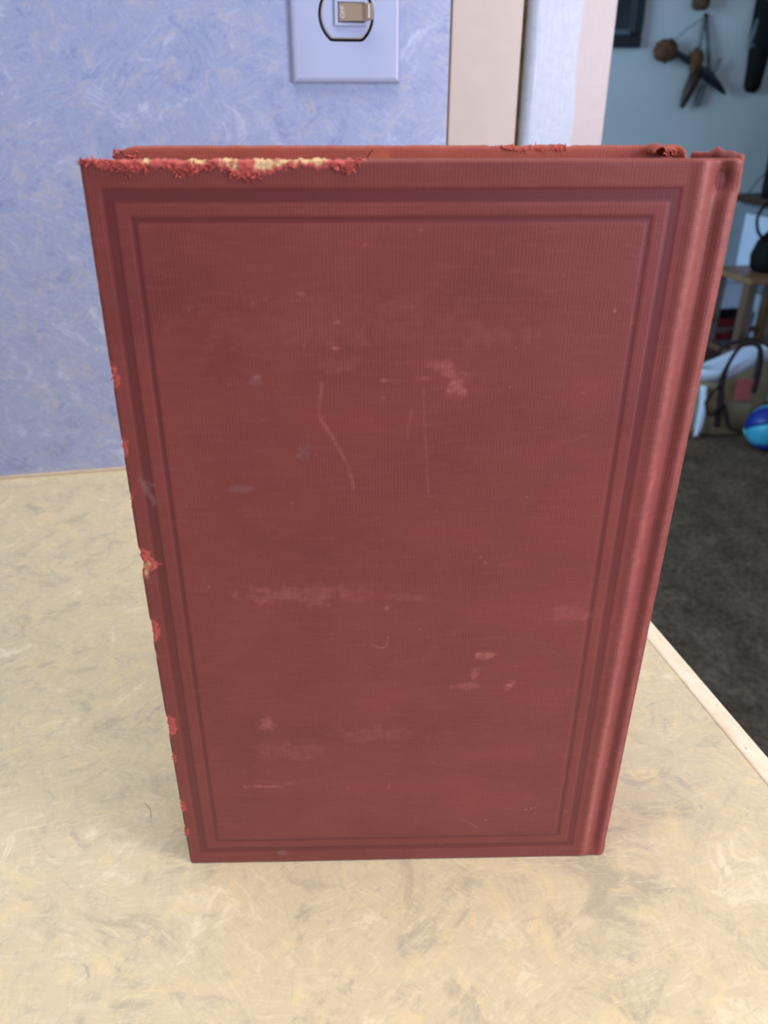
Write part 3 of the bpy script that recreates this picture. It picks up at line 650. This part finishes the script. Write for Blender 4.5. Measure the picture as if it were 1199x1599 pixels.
loft('body', M['blackcloth'], [sell(0.08, 0.05, 0.0), sell(0.092, 0.06, 0.015), sell(0.095, 0.062, 0.06, wob=0.02), sell(0.08, 0.05, 0.11, wob=0.03, ph=1), sell(0.055, 0.02, 0.15, wob=0.03, ph=2)], hb)
for cy in (-0.02,):
    bm = bmesh.new(); tube(bm, catmull([(-0.07, cy, 0.11), (-0.115, cy, 0.15), (-0.13, cy, 0.205), (-0.10, cy, 0.250), (-0.03, cy, 0.262), (0.03, cy, 0.22), (0.06, cy, 0.12)], 6), 0.006, 8); bm_obj('handle', bm, M['blackcloth'], hb, True)

# boxes behind the stool
M['redbox'] = simple('dark_red_card', (112, 26, 32), 0.6, 0.3, 0.2, 12); M['whitebox'] = simple('white_card', (206, 208, 226), 0.6, 0.3, 0.05, 12)
rb = thing('red_box', 'dark red box with grey band on the carpet behind the stool', 'box', (2.06, 3.16, 0))
part_box('carton', M['redbox'], rb, -0.13, 0.13, -0.10, 0.10, 0.0, 0.33, bev=0.004)
part_box('band', M['mat'], rb, -0.1312, 0.1312, -0.1012, 0.1012, 0.20, 0.235)
part_box('lid', M['blackcloth'], rb, -0.134, 0.134, -0.104, 0.104, 0.331, 0.365, bev=0.003)
wb = thing('white_box', 'white box stacked on top of the dark red box', 'box', (2.07, 3.16, 0.3655))
part_box('carton', M['whitebox'], wb, -0.11, 0.11, -0.08, 0.08, 0.0, 0.11, bev=0.003); part_box('lid', M['whitebox'], wb, -0.114, 0.114, -0.084, 0.084, 0.1105, 0.135, bev=0.003)

# tote bag slumped on the carpet
M['canvas'] = simple('khaki_canvas', (140, 124, 98), 0.85, 0.2, 0.15, 40, 0.2); M['rim'] = simple('white_lining', (200, 206, 222), 0.8, 0.2, 0.05, 30)
M['strap'] = simple('dark_brown_webbing', (46, 34, 32), 0.8, 0.2, 0.2, 60); M['redpatch'] = simple('faded_red_print', (168, 84, 78), 0.7, 0.2, 0.2, 60)
def slant(rings): return [[(x, y * 0.72, z + 0.30 * x * min(1, z / 0.2) + 0.012 * math.sin(23 * x + 9 * y) * min(1, z / 0.2)) for x, y, z in r] for r in rings]
tt = thing('tote_bag', 'khaki canvas tote bag with white lining and brown straps on the carpet', 'tote bag', (1.885, 2.635, 0), R(-10))
rings = [sell(0.115, 0.075, 0.0), sell(0.135, 0.09, 0.012), sell(0.14, 0.095, 0.08, wob=0.03, ph=0.4), sell(0.145, 0.09, 0.16, wob=0.05, ph=1.0), sell(0.142, 0.075, 0.225, wob=0.06, ph=1.6),
         sell(0.148, 0.07, 0.262, wob=0.07, ph=2.0)]
loft('bag_body', M['canvas'], slant(rings), tt, closed_top=False)
rim = [sell(0.150, 0.072, 0.250, wob=0.07, ph=2.0), sell(0.156, 0.078, 0.285, wob=0.08, ph=2.1), sell(0.150, 0.070, 0.300, wob=0.09, ph=2.2), sell(0.142, 0.062, 0.285, wob=0.07, ph=2.1), sell(0.130, 0.055, 0.15, wob=0.05), sell(0.11, 0.05, 0.02)]
loft('lining', M['rim'], slant(rim), tt, closed_top=False)
def strap(pts, par, mat=M['strap'], wd=0.012):
    pts = [(x, y * 0.75, z + 0.30 * x * min(1, z / 0.2)) for x, y, z in pts]
    bm = bmesh.new(); tube(bm, catmull(pts, 7), wd, 8, flat=0.6); return bm_obj('strap', bm, mat, par, True)
strap([(-0.055, -0.102, 0.05), (-0.06, -0.105, 0.16), (-0.065, -0.095, 0.27), (-0.02, -0.085, 0.36), (0.045, -0.095, 0.34), (0.06, -0.10, 0.25), (0.055, -0.106, 0.17)], tt)
strap([(-0.05, 0.09, 0.24), (-0.04, 0.09, 0.31), (0.05, 0.085, 0.33), (0.12, 0.05, 0.30), (0.150, -0.03, 0.24), (0.158, -0.05, 0.12)], tt)
strap([(-0.075, -0.103, 0.235), (-0.115, -0.104, 0.17), (-0.085, -0.112, 0.11), (-0.05, -0.115, 0.15), (-0.01, -0.112, 0.05), (0.03, -0.115, 0.03)], tt, wd=0.008)
strap([(-0.125, -0.075, 0.24), (-0.12, -0.095, 0.13), (-0.122, -0.10, 0.05), (-0.130, -0.105, 0.012)], tt, M['rim'], 0.015).name = 'white_tie'
bm = bmesh.new(); box(bm, -0.01, 0.05, -0.080, -0.074, 0.15, 0.235, bev=0.002); bm_obj('print_patch', bm, M['redpatch'], tt)

# ball
M['navy'] = simple('navy_blue_vinyl', (20, 40, 130), 0.4, 0.5, 0.2, 20); M['teal'] = simple('turquoise_vinyl', (60, 160, 190), 0.4, 0.5, 0.15, 20); M['green'] = simple('sea_green_vinyl', (110, 180, 170), 0.4, 0.5, 0.1, 20)
bl_ = thing('beach_ball', 'small blue and turquoise panelled ball on the carpet beside the tote bag', 'ball', (1.94, 2.43, 0.085))
for k in range(6):
    bm = bmesh.new(); na, nb_ = 8, 16; g = []
    for i in range(na + 1):
        ph = 2 * math.pi * (k + i / na) / 6; row = []
        for j in range(nb_ + 1):
            th = math.pi * (0.02 + 0.96 * j / nb_); rr_ = 0.085 - 0.0025 * (abs(2 * i / na - 1) ** 8)
            row.append(bm.verts.new((rr_ * math.sin(th) * math.cos(ph), rr_ * math.sin(th) * math.sin(ph), rr_ * math.cos(th))))
        g.append(row)
    for i in range(na):
        for j in range(nb_): bm.faces.new((g[i][j], g[i + 1][j], g[i + 1][j + 1], g[i][j + 1]))
    o = bm_obj('panel', bm, M['navy'] if k % 2 == 0 else M['teal'], bl_, True); o.rotation_euler = (R(62), R(20), R(25))
    s_ = o.modifiers.new('thickness', 'SOLIDIFY'); s_.thickness = 0.002
for s in (-1, 1):
    bm = bmesh.new(); bmesh.ops.create_cone(bm, cap_ends=True, segments=20, radius1=0.022, radius2=0.018, depth=0.006, matrix=Matrix.Translation((0, 0, s * 0.0845)))
    o = bm_obj('valve_cap', bm, M['green'], bl_, True); o.rotation_euler = (R(62), R(20), R(25))

# stray hairs lying on the worktop
M['hair'] = simple('dark_hair', (70, 58, 50), 0.6, 0.3, 0.1, 30)
for nm, lab, pts in (('hair', 'short dark curved hair lying on the worktop left of the book', [(-0.0485, 0.2475, 0), (-0.046, 0.2435, 0), (-0.0455, 0.239, 0)]),
                     ('hair', 'fine dark hair lying near the left edge of the worktop', [(-0.128, 0.268, 0), (-0.1245, 0.262, 0), (-0.1255, 0.256, 0)])):
    bm = bmesh.new(); tube(bm, [Vector((p[0], p[1], CZ + 0.0002)) for p in catmull(pts, 6)], 0.00007, 6); tag(bm_obj(nm, bm, M['hair']), lab, 'hair')
